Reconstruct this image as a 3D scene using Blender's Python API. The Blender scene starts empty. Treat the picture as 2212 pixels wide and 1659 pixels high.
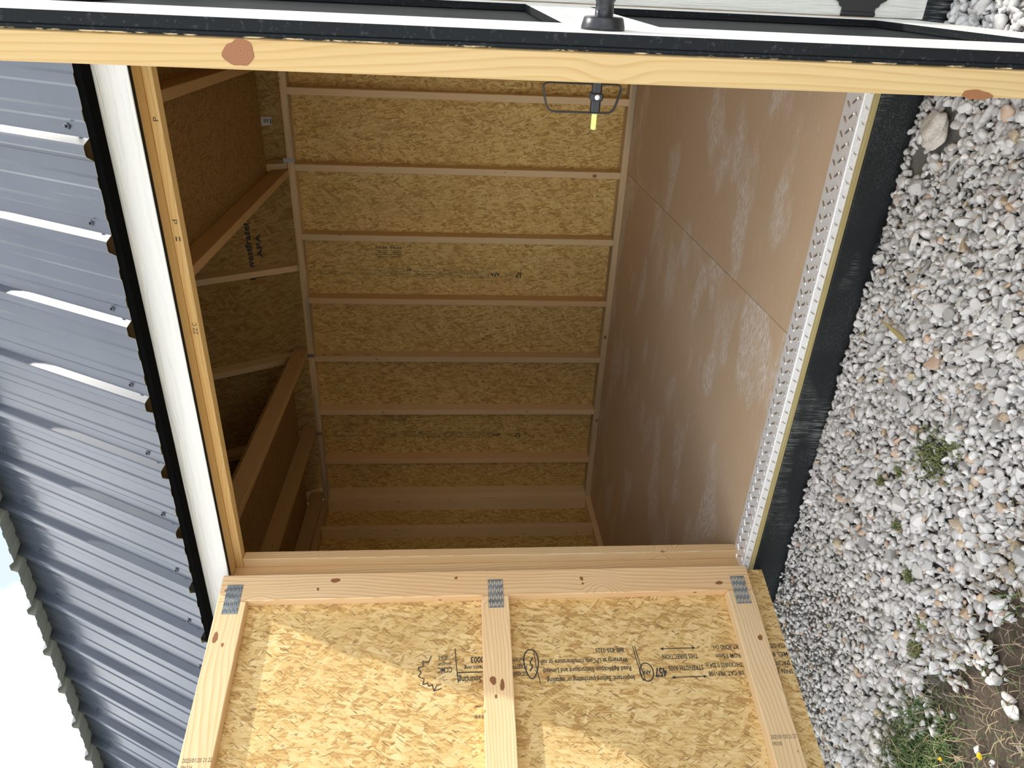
import bpy, bmesh, math, random
import numpy as np
from mathutils import Vector, Matrix, Euler

random.seed(7)
rng = np.random.default_rng(11)
scene = bpy.context.scene
COL = scene.collection

# ------------------------------------------------------------------ camera
CAM_POS = (0.4901, -1.8155, 1.0179)
YAW, PITCH, ROLL, FPX = 0.4972, -0.0820, -0.0020, 1523.8
Rm = Matrix.Rotation(YAW, 3, 'Z') @ Matrix.Rotation(PITCH, 3, 'X') @ Matrix.Rotation(ROLL, 3, 'Y')
c_right, c_fwd, c_up = Rm.col[0], Rm.col[1], Rm.col[2]
cam_data = bpy.data.cameras.new('camera')
cam_data.sensor_fit = 'HORIZONTAL'
cam_data.sensor_width = 36.0
cam_data.lens = FPX / 2212.0 * 36.0
cam_data.clip_start = 0.02
cam_data.clip_end = 200
cam = bpy.data.objects.new('camera', cam_data)
COL.objects.link(cam)
# the phone was held on its side: world "up" points to the left of the frame
mw = Matrix.Identity(4)
for i in range(3):
    mw[i][0] = -c_up[i]
    mw[i][1] = c_right[i]
    mw[i][2] = -c_fwd[i]
    mw[i][3] = CAM_POS[i]
cam.matrix_world = mw
scene.camera = cam

# ------------------------------------------------------------------ sky, sun, exposure
SUN_DIR = Vector((0.614, 0.369, 1.0)).normalized()
SUN_STRENGTH = 0.88
SKY_STRENGTH = 1.5
scene.view_settings.view_transform = 'Standard'
scene.view_settings.look = 'None'
scene.view_settings.gamma = 1.0
scene.view_settings.use_curve_mapping = False
scene.view_settings.exposure = 1.98

# enough light bounces for the shed's interior
scene.cycles.max_bounces = 6
scene.cycles.diffuse_bounces = 4
scene.cycles.glossy_bounces = 3
scene.cycles.caustics_reflective = False

world = bpy.data.worlds.new('world')
scene.world = world
world.use_nodes = True
wn = world.node_tree
wn.nodes.clear()
w_out = wn.nodes.new('ShaderNodeOutputWorld')
w_bg = wn.nodes.new('ShaderNodeBackground')
w_tc = wn.nodes.new('ShaderNodeTexCoord')
w_noise = wn.nodes.new('ShaderNodeTexNoise')
w_noise.inputs['Scale'].default_value = 2.6
w_noise.inputs['Detail'].default_value = 6
w_noise.inputs['Roughness'].default_value = 0.55
w_noise.inputs['Distortion'].default_value = 0.4
w_ramp = wn.nodes.new('ShaderNodeValToRGB')
w_ramp.color_ramp.elements[0].position = 0.44
w_ramp.color_ramp.elements[0].color = (0.140, 0.162, 0.200, 1)
w_ramp.color_ramp.elements[1].position = 0.76
w_ramp.color_ramp.elements[1].color = (0.97, 0.965, 0.945, 1)
w_bg.inputs['Strength'].default_value = SKY_STRENGTH
w_map = wn.nodes.new('ShaderNodeMapping')
w_map.inputs['Location'].default_value = (5.1, 2.3, 1.7)
wn.links.new(w_tc.outputs['Generated'], w_map.inputs['Vector'])
wn.links.new(w_map.outputs['Vector'], w_noise.inputs['Vector'])
wn.links.new(w_noise.outputs['Fac'], w_ramp.inputs['Fac'])
wn.links.new(w_ramp.outputs['Color'], w_bg.inputs['Color'])
wn.links.new(w_bg.outputs['Background'], w_out.inputs['Surface'])

sun_data = bpy.data.lights.new('sun', 'SUN')
sun_data.energy = SUN_STRENGTH
sun_data.angle = math.radians(0.9)
sun_data.color = (1.0, 0.95, 0.86)
sun = bpy.data.objects.new('sun', sun_data)
COL.objects.link(sun)
sun.rotation_euler = SUN_DIR.to_track_quat('Z', 'Y').to_euler()
sun.location = (4, 3, 7)

# ------------------------------------------------------------------ node helpers
class NT:
    """small builder around a material's node tree"""
    def __init__(self, name):
        self.m = bpy.data.materials.new(name)
        self.m.use_nodes = True
        self.t = self.m.node_tree
        self.t.nodes.clear()
        self.out = self.n('ShaderNodeOutputMaterial')
        self.b = self.n('ShaderNodeBsdfPrincipled')
        self.l(self.b.outputs[0], self.out.inputs['Surface'])
    def n(self, kind, **kw):
        nd = self.t.nodes.new(kind)
        for k, v in kw.items():
            setattr(nd, k, v)
        return nd
    def l(self, a, b):
        self.t.links.new(a, b)
    def inp(self, sock, v):
        if isinstance(v, bpy.types.NodeSocket):
            self.l(v, sock)
        else:
            sock.default_value = v
    def math(self, op, a, b=0.0, c=None, clamp=False):
        nd = self.n('ShaderNodeMath', operation=op)
        nd.use_clamp = clamp
        self.inp(nd.inputs[0], a)
        self.inp(nd.inputs[1], b)
        if c is not None:
            self.inp(nd.inputs[2], c)
        return nd.outputs[0]
    def vmath(self, op, a, b=(0, 0, 0)):
        nd = self.n('ShaderNodeVectorMath', operation=op)
        self.inp(nd.inputs[0], a)
        self.inp(nd.inputs[1], b)
        return nd.outputs[0]
    def mix(self, fac, a, b, blend='MIX'):
        nd = self.n('ShaderNodeMix', data_type='RGBA', blend_type=blend)
        self.inp(nd.inputs[0], fac)
        self.inp(nd.inputs[6], a if isinstance(a, bpy.types.NodeSocket) else (*a[:3], 1))
        self.inp(nd.inputs[7], b if isinstance(b, bpy.types.NodeSocket) else (*b[:3], 1))
        return nd.outputs[2]
    def ramp(self, fac, stops, interp='LINEAR'):
        nd = self.n('ShaderNodeValToRGB')
        cr = nd.color_ramp
        cr.interpolation = interp
        while len(cr.elements) < len(stops):
            cr.elements.new(0.5)
        for e, (p, c) in zip(cr.elements, stops):
            e.position = p
            if isinstance(c, (int, float)):
                c = (c, c, c)
            e.color = (*c[:3], 1)
        self.inp(nd.inputs[0], fac)
        return nd.outputs[0]
    def maprange(self, v, a, b, c=0.0, d=1.0, smooth=False):
        nd = self.n('ShaderNodeMapRange')
        if smooth:
            nd.interpolation_type = 'SMOOTHSTEP'
        self.inp(nd.inputs[0], v)
        nd.inputs[1].default_value = a
        nd.inputs[2].default_value = b
        nd.inputs[3].default_value = c
        nd.inputs[4].default_value = d
        return nd.outputs[0]
    def mapping(self, vec, scale=(1, 1, 1), rot=(0, 0, 0), loc=(0, 0, 0)):
        nd = self.n('ShaderNodeMapping')
        self.l(vec, nd.inputs['Vector'])
        nd.inputs['Scale'].default_value = scale
        nd.inputs['Rotation'].default_value = rot
        nd.inputs['Location'].default_value = loc
        return nd.outputs[0]
    def noise(self, vec, scale, detail=3, rough=0.5, dist=0.0, dim='3D', out='Fac'):
        nd = self.n('ShaderNodeTexNoise')
        nd.noise_dimensions = dim
        self.l(vec, nd.inputs['Vector'])
        nd.inputs['Scale'].default_value = scale
        nd.inputs['Detail'].default_value = detail
        nd.inputs['Roughness'].default_value = rough
        nd.inputs['Distortion'].default_value = dist
        return nd.outputs[out]
    def voro(self, vec, scale, feature='F1', dim='3D', rand=1.0, metric='EUCLIDEAN'):
        nd = self.n('ShaderNodeTexVoronoi')
        nd.voronoi_dimensions = dim
        nd.feature = feature
        if feature == 'F1':
            nd.distance = metric
        self.l(vec, nd.inputs['Vector'])
        nd.inputs['Scale'].default_value = scale
        nd.inputs['Randomness'].default_value = rand
        return nd
    def coords(self, shift=40.0):
        """object coordinates moved by a random amount for every object"""
        tc = self.n('ShaderNodeTexCoord')
        oi = self.n('ShaderNodeObjectInfo')
        comb = self.n('ShaderNodeCombineXYZ')
        self.l(self.math('MULTIPLY', oi.outputs['Random'], shift), comb.inputs[0])
        self.l(self.math('MULTIPLY', oi.outputs['Random'], shift * 0.37), comb.inputs[1])
        self.l(self.math('MULTIPLY', oi.outputs['Random'], shift * 0.61), comb.inputs[2])
        self.rand = oi.outputs['Random']
        self.raw = tc.outputs['Object']
        return self.vmath('ADD', tc.outputs['Object'], comb.outputs[0])
    def bump(self, h, strength=0.3, dist=0.002):
        nd = self.n('ShaderNodeBump')
        nd.inputs['Strength'].default_value = strength
        nd.inputs['Distance'].default_value = dist
        self.l(h, nd.inputs['Height'])
        self.l(nd.outputs[0], self.b.inputs['Normal'])
    def set(self, color=None, rough=None, metal=None, spec=None):
        if color is not None:
            self.inp(self.b.inputs['Base Color'], color if isinstance(color, bpy.types.NodeSocket) else (*color[:3], 1))
        if rough is not None:
            self.inp(self.b.inputs['Roughness'], rough)
        if metal is not None:
            self.inp(self.b.inputs['Metallic'], metal)
        if spec is not None:
            self.inp(self.b.inputs['Specular IOR Level'], spec)
        return self.m

def mat_plain(name, color, rough=0.6, metal=0.0, spec=0.4):
    n = NT(name)
    return n.set(color, rough, metal, spec)

def mat_osb(name, tint=(1, 1, 1), fine=1.0, contrast=1.0):
    """strand board: overlaid layers of wood flakes lying at different angles"""
    n = NT(name)
    v = n.coords()
    warp = n.noise(v, 14, 2, 0.6, out='Color')
    wv = n.vmath('SCALE', n.vmath('SUBTRACT', warp, (0.5, 0.5, 0.5)))
    wv.node.inputs['Scale'].default_value = 0.011
    v2 = n.vmath('ADD', v, wv)
    tt = lambda c: tuple(x * y for x, y in zip(c, tint))
    gr1 = n.noise(n.mapping(v2, scale=(230, 14, 1), rot=(0, 0, .12)), 1.0, 2, 0.65, dim='2D')
    gr2 = n.noise(n.mapping(n.mapping(v2, rot=(0, 0, .9)), scale=(14, 210, 1)), 1.0, 2, 0.65, dim='2D')
    tone = None
    hts = None
    # (angle, flakes per metre along / across, coverage threshold)
    layers = [(78, 13, 56, -1), (118, 15, 66, .45), (22, 17, 78, .55), (55, 14, 60, .56), (100, 24, 130, .55)]
    for i, (ang, sx, sy, thr) in enumerate(layers):
        rot = n.mapping(v2, rot=(0, 0, math.radians(-ang)), loc=(3.7 * i, 1.3 * i, 0))
        mv = n.mapping(rot, scale=(sx * fine, sy * fine, 1))
        vo = n.voro(mv, 1.0, 'F1', '2D')
        sep = n.n('ShaderNodeSeparateColor')
        n.l(vo.outputs['Color'], sep.inputs[0])
        # a flake darkens slightly at its rim
        t = n.math('SUBTRACT', sep.outputs[1], n.maprange(vo.outputs['Distance'], .35, .75, 0, .28))
        if thr < 0:
            tone, hts = t, sep.outputs[0]
        else:
            msk = n.maprange(sep.outputs[0], thr, thr + .02)
            for which, src in (('t', t), ('h', sep.outputs[2])):
                hm = n.n('ShaderNodeMix', data_type='FLOAT')
                n.l(msk, hm.inputs[0])
                n.l(tone if which == 't' else hts, hm.inputs[2])
                n.l(src, hm.inputs[3])
                if which == 't':
                    tone = hm.outputs[0]
                else:
                    hts = hm.outputs[0]
    g = n.math('ADD', n.math('MULTIPLY', n.math('SUBTRACT', gr1, .5), 1.0), n.math('MULTIPLY', n.math('SUBTRACT', gr2, .5), .9))
    tone = n.math('ADD', tone, g)
    col = n.ramp(tone, [(-.0, tt((.47, .28, .10))), (.14, tt((.63, .425, .165))), (.45, tt((.735, .525, .225))), (1.0, tt((.84, .65, .335)))])
    # dark slivers, bark flecks and gaps between flakes
    for i, (ang, sx, sy, lo, hi, dk) in enumerate([(66, 30, 170, .70, .735, .30), (124, 26, 190, .705, .74, .24)]):
        rot = n.mapping(v2, rot=(0, 0, math.radians(-ang)), loc=(7 + i, 2 * i, 0))
        nz = n.noise(n.mapping(rot, scale=(sx * fine, sy * fine, 1)), 1.0, 1, .5, .3, dim='2D')
        col = n.mix(n.math('MULTIPLY', n.maprange(nz, lo, hi), .85 * contrast), col, tuple(x * dk for x in (.80, .50, .22)))
    big = n.noise(v, 2.3, 2)
    col = n.mix(n.maprange(big, .35, .7, .0, .30), col, tt((.60, .385, .145)), 'MIX')
    return n.set(col, .72, 0, .25)

def mat_wood(name, base, dark, ring=26.0, knot=(.30, .145, .06), knots=True, mottled=None, amount=.75):
    """sawn softwood, the board's length along its local x"""
    n = NT(name)
    v = n.coords(23.0)
    w = n.noise(n.mapping(v, scale=(1.3, 5, 5)), 1.0, 2, out='Color')
    wv = n.vmath('SCALE', n.vmath('SUBTRACT', w, (.5, .5, .5)))
    wv.node.inputs['Scale'].default_value = 0.07
    vd = n.vmath('ADD', v, wv)
    kd = n.voro(n.mapping(v, scale=(3.4, 4.6, 4.6)), 1.0)
    kdist = kd.outputs['Distance']
    sx = n.n('ShaderNodeSeparateXYZ')
    n.l(vd, sx.inputs[0])
    # growth rings: distance from a far pith, swelling round the knots
    px = n.math('MULTIPLY', sx.outputs[0], .05)
    yy = n.math('ADD', sx.outputs[1], px)
    r = n.math('SQRT', n.math('ADD', n.math('MULTIPLY', yy, yy), n.math('MULTIPLY', sx.outputs[2], sx.outputs[2])))
    r = n.math('ADD', r, n.math('MULTIPLY', n.maprange(kdist, .0, .28, 1, 0, True), .030))
    saw = n.math('FRACT', n.math('MULTIPLY', r, ring * 6))
    band = n.ramp(saw, [(0, 0.0), (.55, .25), (.86, 1.0), (.97, .7), (1.0, 0.0)])
    fib = n.noise(n.mapping(v, scale=(7, 260, 260)), 1.0, 2, .6)
    tone = n.math('ADD', n.math('MULTIPLY', band, .62), n.math('MULTIPLY', n.math('SUBTRACT', fib, .4), .7), clamp=True)
    col = n.mix(n.math('MULTIPLY', tone, amount), base, dark)
    hue = w.node.outputs['Fac']
    col = n.mix(n.maprange(hue, .35, .7, 0, .35), col, tuple(min(1, x * y) for x, y in zip(dark, (1.22, 1.12, 1.0))))
    hv = n.n('ShaderNodeHueSaturation')
    n.l(col, hv.inputs['Color'])
    n.l(n.maprange(n.rand, 0, 1, .90, 1.08), hv.inputs['Value'])
    col = hv.outputs[0]
    if mottled:
        st = n.noise(n.mapping(v, scale=(1.2, 14, 14)), 1.0, 3, .6)
        col = n.mix(n.maprange(st, .42, .62, 0, .75), col, mottled)
    if knots:
        kn = n.maprange(kdist, .050, .040, 0, 1)
        kr = n.math('FRACT', n.math('MULTIPLY', kdist, 110))
        kcol = n.mix(n.math('MULTIPLY', kr, .5), knot, tuple(x * .55 for x in knot))
        col = n.mix(n.math('MULTIPLY', kn, .9), col, kcol)
        sp = n.voro(n.mapping(v, scale=(9, 14, 14)), 1.0)
        col = n.mix(n.math('MULTIPLY', n.maprange(sp.outputs['Distance'], .065, .05), .8), col, (.05, .03, .018))
    return n.set(col, .62, 0, .3)

M = {}
M['pine'] = mat_wood('pine_pale', (.86, .67, .41), (.62, .39, .175), amount=.95)
M['pine_door'] = mat_wood('pine_door_frame', (.83, .61, .36), (.57, .335, .145), ring=20, amount=1.0)
M['pine_gold'] = mat_wood('pine_golden', (.78, .575, .27), (.58, .36, .12), ring=17, knots=False, amount=.85)
M['pine_edge'] = mat_wood('pine_door_edge', (.62, .46, .225), (.45, .285, .10), ring=17, knots=False, amount=.85)
M['stud'] = mat_wood('stud_spruce', (.90, .69, .40), (.72, .51, .27))
M['stud_red'] = mat_wood('stud_douglas', (.84, .58, .31), (.66, .42, .20))
M['plate'] = mat_wood('plate_blue_stained', (.86, .66, .39), (.66, .48, .25), mottled=(.34, .32, .24))
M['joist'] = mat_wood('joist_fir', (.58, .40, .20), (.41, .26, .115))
M['osb'] = mat_osb('strand_board_door', contrast=1.0)
M['osb_in'] = mat_osb('strand_board_wall', tint=(1.06, 1.04, .86))
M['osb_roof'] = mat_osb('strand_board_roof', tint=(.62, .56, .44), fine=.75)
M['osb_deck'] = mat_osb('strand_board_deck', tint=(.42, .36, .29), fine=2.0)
M['black'] = mat_plain('black_paint', (.012, .014, .014), .5, 0, .35)
M['black_gloss'] = mat_plain('black_hardware', (.016, .017, .02), .32, 0, .5)
M['black_metal'] = mat_plain('black_drip_edge', (.003, .003, .003), .9, 0, .02)
M['ink'] = mat_plain('ink', (.055, .05, .045), .8)
M['ink_soft'] = mat_plain('ink_faded', (.085, .07, .05), .8)
M['knot'] = None
M['yellow'] = mat_plain('yellow_plastic', (.72, .78, .22), .5)
M['paper'] = mat_plain('paper_tag', (.62, .62, .58), .7)
M['screw'] = mat_plain('screw_steel', (.10, .10, .11), .35, .7)
M['zinc'] = mat_plain('zinc_bright', (.62, .62, .60), .35, .9)

def mk_white():
    n = NT('white_embossed_trim')
    v = n.coords()
    g = n.noise(n.mapping(v, scale=(5, 75, 75)), 1.0, 3, .55, 1.2)
    g2 = n.noise(v, 60, 2)
    n.bump(n.math('ADD', g, n.math('MULTIPLY', g2, .15)), .55, .008)
    return n.set((.72, .715, .66), .48, 0, .4)
M['white'] = mk_white()

def mk_black_grain():
    n = NT('black_textured_paint')
    v = n.coords()
    g = n.noise(n.mapping(v, scale=(9, 160, 160)), 1.0, 3, .6)
    sp = n.noise(v, 160, 2, .6)
    col = n.mix(n.maprange(sp, .60, .74, 0, .35), (.010, .012, .013), (.09, .095, .10))
    n.bump(g, .5, .002)
    return n.set(col, .6, 0, .15)
M['black_grain'] = mk_black_grain()

def mk_chipped():
    n = NT('chipped_black_paint')
    v = n.coords()
    g = n.noise(n.mapping(v, scale=(28, 90, 90)), 1.0, 3, .7)
    col = n.mix(n.maprange(g, .50, .58), (.012, .012, .011), (.55, .42, .24))
    return n.set(col, .7, 0, .2)
M['chipped'] = mk_chipped()

def mk_roof():
    n = NT('charcoal_roof_metal')
    v = n.coords()
    sp = n.voro(v, 55)
    speck = n.maprange(sp.outputs['Distance'], .055, .03)
    sep = n.n('ShaderNodeSeparateColor')
    n.l(sp.outputs['Color'], sep.inputs[0])
    speck = n.math('MULTIPLY', speck, n.maprange(sep.outputs[0], .72, .74))
    scr = n.noise(n.mapping(v, scale=(190, 3, 1)), 1.0, 3, .7)
    scr = n.maprange(scr, .66, .72, 0, .16)
    dirt = n.noise(v, 6, 4)
    col = n.mix(n.maprange(dirt, .3, .7), (.036, .045, .062), (.048, .057, .074))
    col = n.mix(n.math('MAXIMUM', n.math('MULTIPLY', speck, .7), scr), col, (.42, .43, .44))
    n.b.inputs['Coat Weight'].default_value = .25
    n.b.inputs['Coat Roughness'].default_value = .13
    return n.set(col, .32, 0, .5)
M['roof'] = mk_roof()
M['roof_back'] = mat_plain('roof_sheet_backer', (.52, .56, .47), .5)

def mk_floor():
    n = NT('brown_floor_sheet')
    tc = n.n('ShaderNodeTexCoord')
    v = tc.outputs['Object']
    base = n.mix(n.noise(v, 3.0, 4), (.62, .45, .285), (.70, .525, .35))
    base = n.mix(n.maprange(n.noise(n.mapping(v, scale=(8, 60, 1)), 1.0, 3), .5, .75, 0, .35), base, (.74, .59, .44))
    # chalky scuffs dragged across the sheet
    patch = n.maprange(n.noise(n.mapping(v, scale=(2.2, 4.6, 1), loc=(3.1, .4, 0)), 1.0, 2),   .53, .62)
    fine = n.noise(n.mapping(v, scale=(26, 150, 1), rot=(0, 0, .2)), 1.0, 5, .8)
    sc = n.math('MULTIPLY', patch, n.maprange(fine, .47, .57))
    fine2 = n.maprange(n.noise(n.mapping(v, scale=(7, 26, 1), rot=(0, 0, .35)), 1.0, 5, .8), .60, .66, 0, .8)
    sc = n.math('MAXIMUM', sc, n.math('MULTIPLY', fine2, n.maprange(fine, .44, .60)))
    col = n.mix(n.math('MULTIPLY', sc, .8), base, (.92, .90, .86))
    vo = n.voro(v, 38)
    sep = n.n('ShaderNodeSeparateColor')
    n.l(vo.outputs['Color'], sep.inputs[0])
    sp = n.math('MULTIPLY', n.maprange(vo.outputs['Distance'], .09, .05), n.maprange(sep.outputs[0], .86, .87))
    col = n.mix(n.math('MULTIPLY', sp, .8), col, (.72, .68, .60))
    mesh = n.n('ShaderNodeTexWave', wave_type='BANDS')
    n.l(n.mapping(v, rot=(0, 0, .8)), mesh.inputs['Vector'])
    mesh.inputs['Scale'].default_value = 95
    n.bump(mesh.outputs['Fac'], .10, .0006)
    return n.set(col, .50, 0, .35)
M['floor'] = mk_floor()

def mk_tread():
    n = NT('diamond_plate_aluminium')
    v = n.coords()
    g = n.noise(v, 130, 3, .6, 1.5)
    col = n.mix(n.maprange(g, .35, .7), (.93, .93, .92), (.80, .79, .77))
    n.bump(g, .12, .001)
    return n.set(col, n.maprange(g, .3, .7, .34, .5), .18, .6)
M['tread'] = mk_tread()
M['tread_bar'] = mat_plain('tread_bar_polished', (.82, .82, .81), .22, .9)

def mk_skirt():
    n = NT('scuffed_black_skirt')
    v = n.coords()
    m1 = n.maprange(n.noise(n.mapping(v, scale=(2.6, 7, 7)), 1.0, 3), .50, .68)
    f1 = n.maprange(n.noise(n.mapping(v, scale=(240, 14, 30)), 1.0, 3, .7), .46, .62)
    f2 = n.maprange(n.noise(v, 420, 2, .7), .56, .68, 0, .5)
    m2 = n.maprange(n.noise(n.mapping(v, scale=(4, 3, 3), loc=(5, 2, 1)), 1.0, 3), .46, .62)
    s = n.math('MAXIMUM', n.math('MULTIPLY', m1, f1), n.math('MULTIPLY', m2, f2))
    col = n.mix(n.math('MULTIPLY', s, .62), (.011, .014, .014), (.36, .37, .36))
    return n.set(col, .62, 0, .3)
M['skirt'] = mk_skirt()
M['raw_edge'] = mat_wood('raw_treated_edge', (.44, .37, .17), (.32, .25, .10), knots=False)

def mk_gangplate():
    n = NT('galvanised_plate')
    v = n.coords()
    g = n.noise(n.mapping(v, scale=(40, 14, 1)), 1.0, 3, .6, 1.0)
    col = n.mix(n.maprange(g, .35, .65), (.17, .19, .20), (.29, .32, .33))
    return n.set(col, .45, .25, .5)
M['plate_steel'] = mk_gangplate()
M['slot'] = mat_plain('slot_wood', (.80, .66, .48), .7)
M['slot_dark'] = mat_plain('slot_shadow_steel', (.09, .095, .10), .5, .3)

def mk_knot():
    n = NT('round_knot')
    tc = n.n('ShaderNodeTexCoord')
    wob = n.vmath('SCALE', n.noise(tc.outputs['Object'], 60, 2, out='Color'))
    wob.node.inputs['Scale'].default_value = .004
    v = n.vmath('ADD', tc.outputs['Object'], wob)
    ln = n.n('ShaderNodeVectorMath', operation='LENGTH')
    n.l(v, ln.inputs[0])
    rings = n.math('FRACT', n.math('MULTIPLY', ln.outputs['Value'], 330))
    col = n.mix(n.math('MULTIPLY', rings, .6), (.30, .125, .045), (.20, .075, .028))
    return n.set(col, .6)
M['knot'] = mk_knot()

def mk_stone(name, attr):
    n = NT(name)
    if attr:
        at = n.n('ShaderNodeAttribute')
        at.attribute_name = 'tone'
        base = at.outputs['Color']
        tc = n.n('ShaderNodeTexCoord')
        v = tc.outputs['Object']
    else:
        v = n.coords()
        oi = n.n('ShaderNodeObjectInfo')
        base = oi.outputs['Color']
    g = n.noise(v, 190, 3, .65)
    d = n.noise(v, 45, 2, .6)
    col = n.mix(n.maprange(g, .42, .68, 0, .5), base, (.40, .37, .33))
    col = n.mix(n.maprange(d, .55, .75, 0, .35), col, (.86, .84, .80))
    n.bump(g, .5, .0015)
    return n.set(col, .85, 0, .25)
M['stone'] = mk_stone('crushed_limestone', False)
M['stone_bulk'] = mk_stone('crushed_limestone_bulk', True)

def mk_ground():
    n = NT('dark_soil_and_stone_dust')
    tc = n.n('ShaderNodeTexCoord')
    v = tc.outputs['Object']
    a = n.noise(v, 14, 5, .65)
    b = n.noise(v, 130, 3, .7)
    soil = n.mix(a, (.045, .034, .025), (.12, .095, .07))
    soil = n.mix(n.maprange(b, .5, .75, 0, .5), soil, (.20, .17, .135))
    dust = n.mix(b, (.10, .095, .085), (.24, .225, .20))
    sx = n.n('ShaderNodeSeparateXYZ')
    n.l(v, sx.inputs[0])
    yb = n.math('ADD', sx.outputs[1], n.math('MULTIPLY', n.math('SUBTRACT', a, .5), .35))
    m = n.maprange(yb, -.80, -.62, 0, 1, True)
    col = n.mix(m, soil, dust)
    bounce_ground = n.mix(b, (.50, .48, .44), (.66, .64, .60))  # pale ground out of view, added to bounce light into the shed
    col = n.mix(n.maprange(yb, -1.75, -1.95, 0, 1), col, bounce_ground)
    n.bump(b, .8, .006)
    return n.set(col, .95, 0, .15)
M['ground'] = mk_ground()

def mk_leaf(name, c0, c1, trans=.25):
    n = NT(name)
    at = n.n('ShaderNodeAttribute')
    at.attribute_name = 'tone'
    sep = n.n('ShaderNodeSeparateColor')
    n.l(at.outputs['Color'], sep.inputs[0])
    col = n.mix(sep.outputs[0], c0, c1)
    return n.set(col, .6, 0, .3)
M['grass'] = mk_leaf('grass_blade', (.045, .085, .028), (.15, .21, .075))
M['straw'] = mk_leaf('dry_straw', (.20, .145, .085), (.42, .33, .215))
M['moss'] = mk_leaf('weed_leaf', (.10, .13, .045), (.23, .25, .10))
M['petal'] = mat_plain('dandelion_petal', (.80, .58, .02), .6)
def mk_lump():
    n = NT('sandy_concrete_lump')
    v = n.coords()
    g = n.noise(v, 150, 4, .7)
    col = n.mix(g, (.55, .50, .43), (.80, .75, .67))
    n.bump(g, .9, .006)
    return n.set(col, .95, 0, .1)
M['lump'] = mk_lump()

# ------------------------------------------------------------------ object helpers
WORLD = {}
def setp(o, label=None, cat=None, group=None, kind=None):
    if label: o['label'] = label
    if cat: o['category'] = cat
    if group: o['group'] = group
    if kind: o['kind'] = kind
    return o
def place(o, Mw, parent=None):
    WORLD[o.name] = Mw.copy()
    if parent is not None:
        o.parent = parent
        o.matrix_parent_inverse = Matrix.Identity(4)
        o.matrix_basis = WORLD[parent.name].inverted() @ Mw
    else:
        o.matrix_basis = Mw
    return o
def link(name, data, Mw=Matrix.Identity(4), parent=None):
    o = bpy.data.objects.new(name, data)
    COL.objects.link(o)
    return place(o, Mw, parent)
def empty(name, loc=(0, 0, 0), rz=0.0, label=None, cat=None, kind=None, Mw=None):
    o = bpy.data.objects.new(name, None)
    o.empty_display_size = .05
    COL.objects.link(o)
    place(o, Mw if Mw is not None else Matrix.Translation(loc) @ Matrix.Rotation(rz, 4, 'Z'))
    return setp(o, label, cat, kind=kind)
def mesh_from_bm(name, bm, mats, smooth=False):
    me = bpy.data.meshes.new(name)
    bm.normal_update()
    bm.to_mesh(me)
    bm.free()
    for m in (mats if isinstance(mats, (list, tuple)) else [mats]):
        me.materials.append(m)
    if smooth:
        for p in me.polygons: p.use_smooth = True
    return me
_boxes = {}
def box_mesh(sx, sy, sz, m, bev=.0022, name='board'):
    key = (round(sx, 4), round(sy, 4), round(sz, 4), m.name if m else '', bev)
    if key in _boxes:
        return _boxes[key]
    bm = bmesh.new()
    bmesh.ops.create_cube(bm, size=1.0)
    bmesh.ops.scale(bm, vec=(sx, sy, sz), verts=bm.verts)
    if bev:
        bmesh.ops.bevel(bm, geom=list(bm.edges), offset=min(bev, .3 * min(sx, sy, sz)), segments=1, affect='EDGES', profile=.6)
    me = mesh_from_bm(name, bm, m)
    _boxes[key] = me
    return me
def frame(o, x, y, z):
    Mx = Matrix.Identity(4)
    for i in range(3):
        Mx[i][0], Mx[i][1], Mx[i][2], Mx[i][3] = x[i], y[i], z[i], o[i]
    return Mx
X3, Y3, Z3 = Vector((1, 0, 0)), Vector((0, 1, 0)), Vector((0, 0, 1))
def board(name, lo, hi, m, parent=None, axis=None, base=Matrix.Identity(4), bev=.0022, face=None):
    """box lo..hi in the frame `base`; local x runs along its length"""
    lo, hi = Vector(lo), Vector(hi)
    d = hi - lo
    c = (lo + hi) / 2
    ax = axis if axis is not None else max(range(3), key=lambda i: d[i])
    rest = [i for i in range(3) if i != ax]
    # local y is the wider of the two remaining sides
    rest.sort(key=lambda i: -d[i])
    ex = [X3, Y3, Z3]
    x, y = ex[ax].copy(), ex[rest[0]].copy()
    z = x.cross(y)
    me = box_mesh(d[ax], d[rest[0]], d[rest[1]], m, bev, name)
    return link(name, me, base @ frame(c, x, y, z), parent)
def two_tone(name, lo, hi, parent, base, front, mfront, medge, axis):
    """trim board: painted face `front` (unit vector in the base frame), other sides dark"""
    o = board(name, lo, hi, None, None, axis, base, bev=0)
    d = Vector(hi) - Vector(lo)
    bm = bmesh.new()
    rest = [i for i in range(3) if i != axis]
    rest.sort(key=lambda i: -d[i])
    bmesh.ops.create_cube(bm, size=1)
    bmesh.ops.scale(bm, vec=(d[axis], d[rest[0]], d[rest[1]]), verts=bm.verts)
    bmesh.ops.bevel(bm, geom=list(bm.edges), offset=.0015, segments=1, affect='EDGES')
    R3 = (base.inverted() @ WORLD[o.name]).to_3x3()
    bm.normal_update()
    for f in bm.faces:
        f.material_index = 0 if (R3 @ f.normal).dot(Vector(front)) > .5 else 1
    me = mesh_from_bm(name, bm, [mfront, medge])
    o.data = me
    if parent is not None:
        place(o, WORLD[o.name], parent)
    return o
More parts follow.
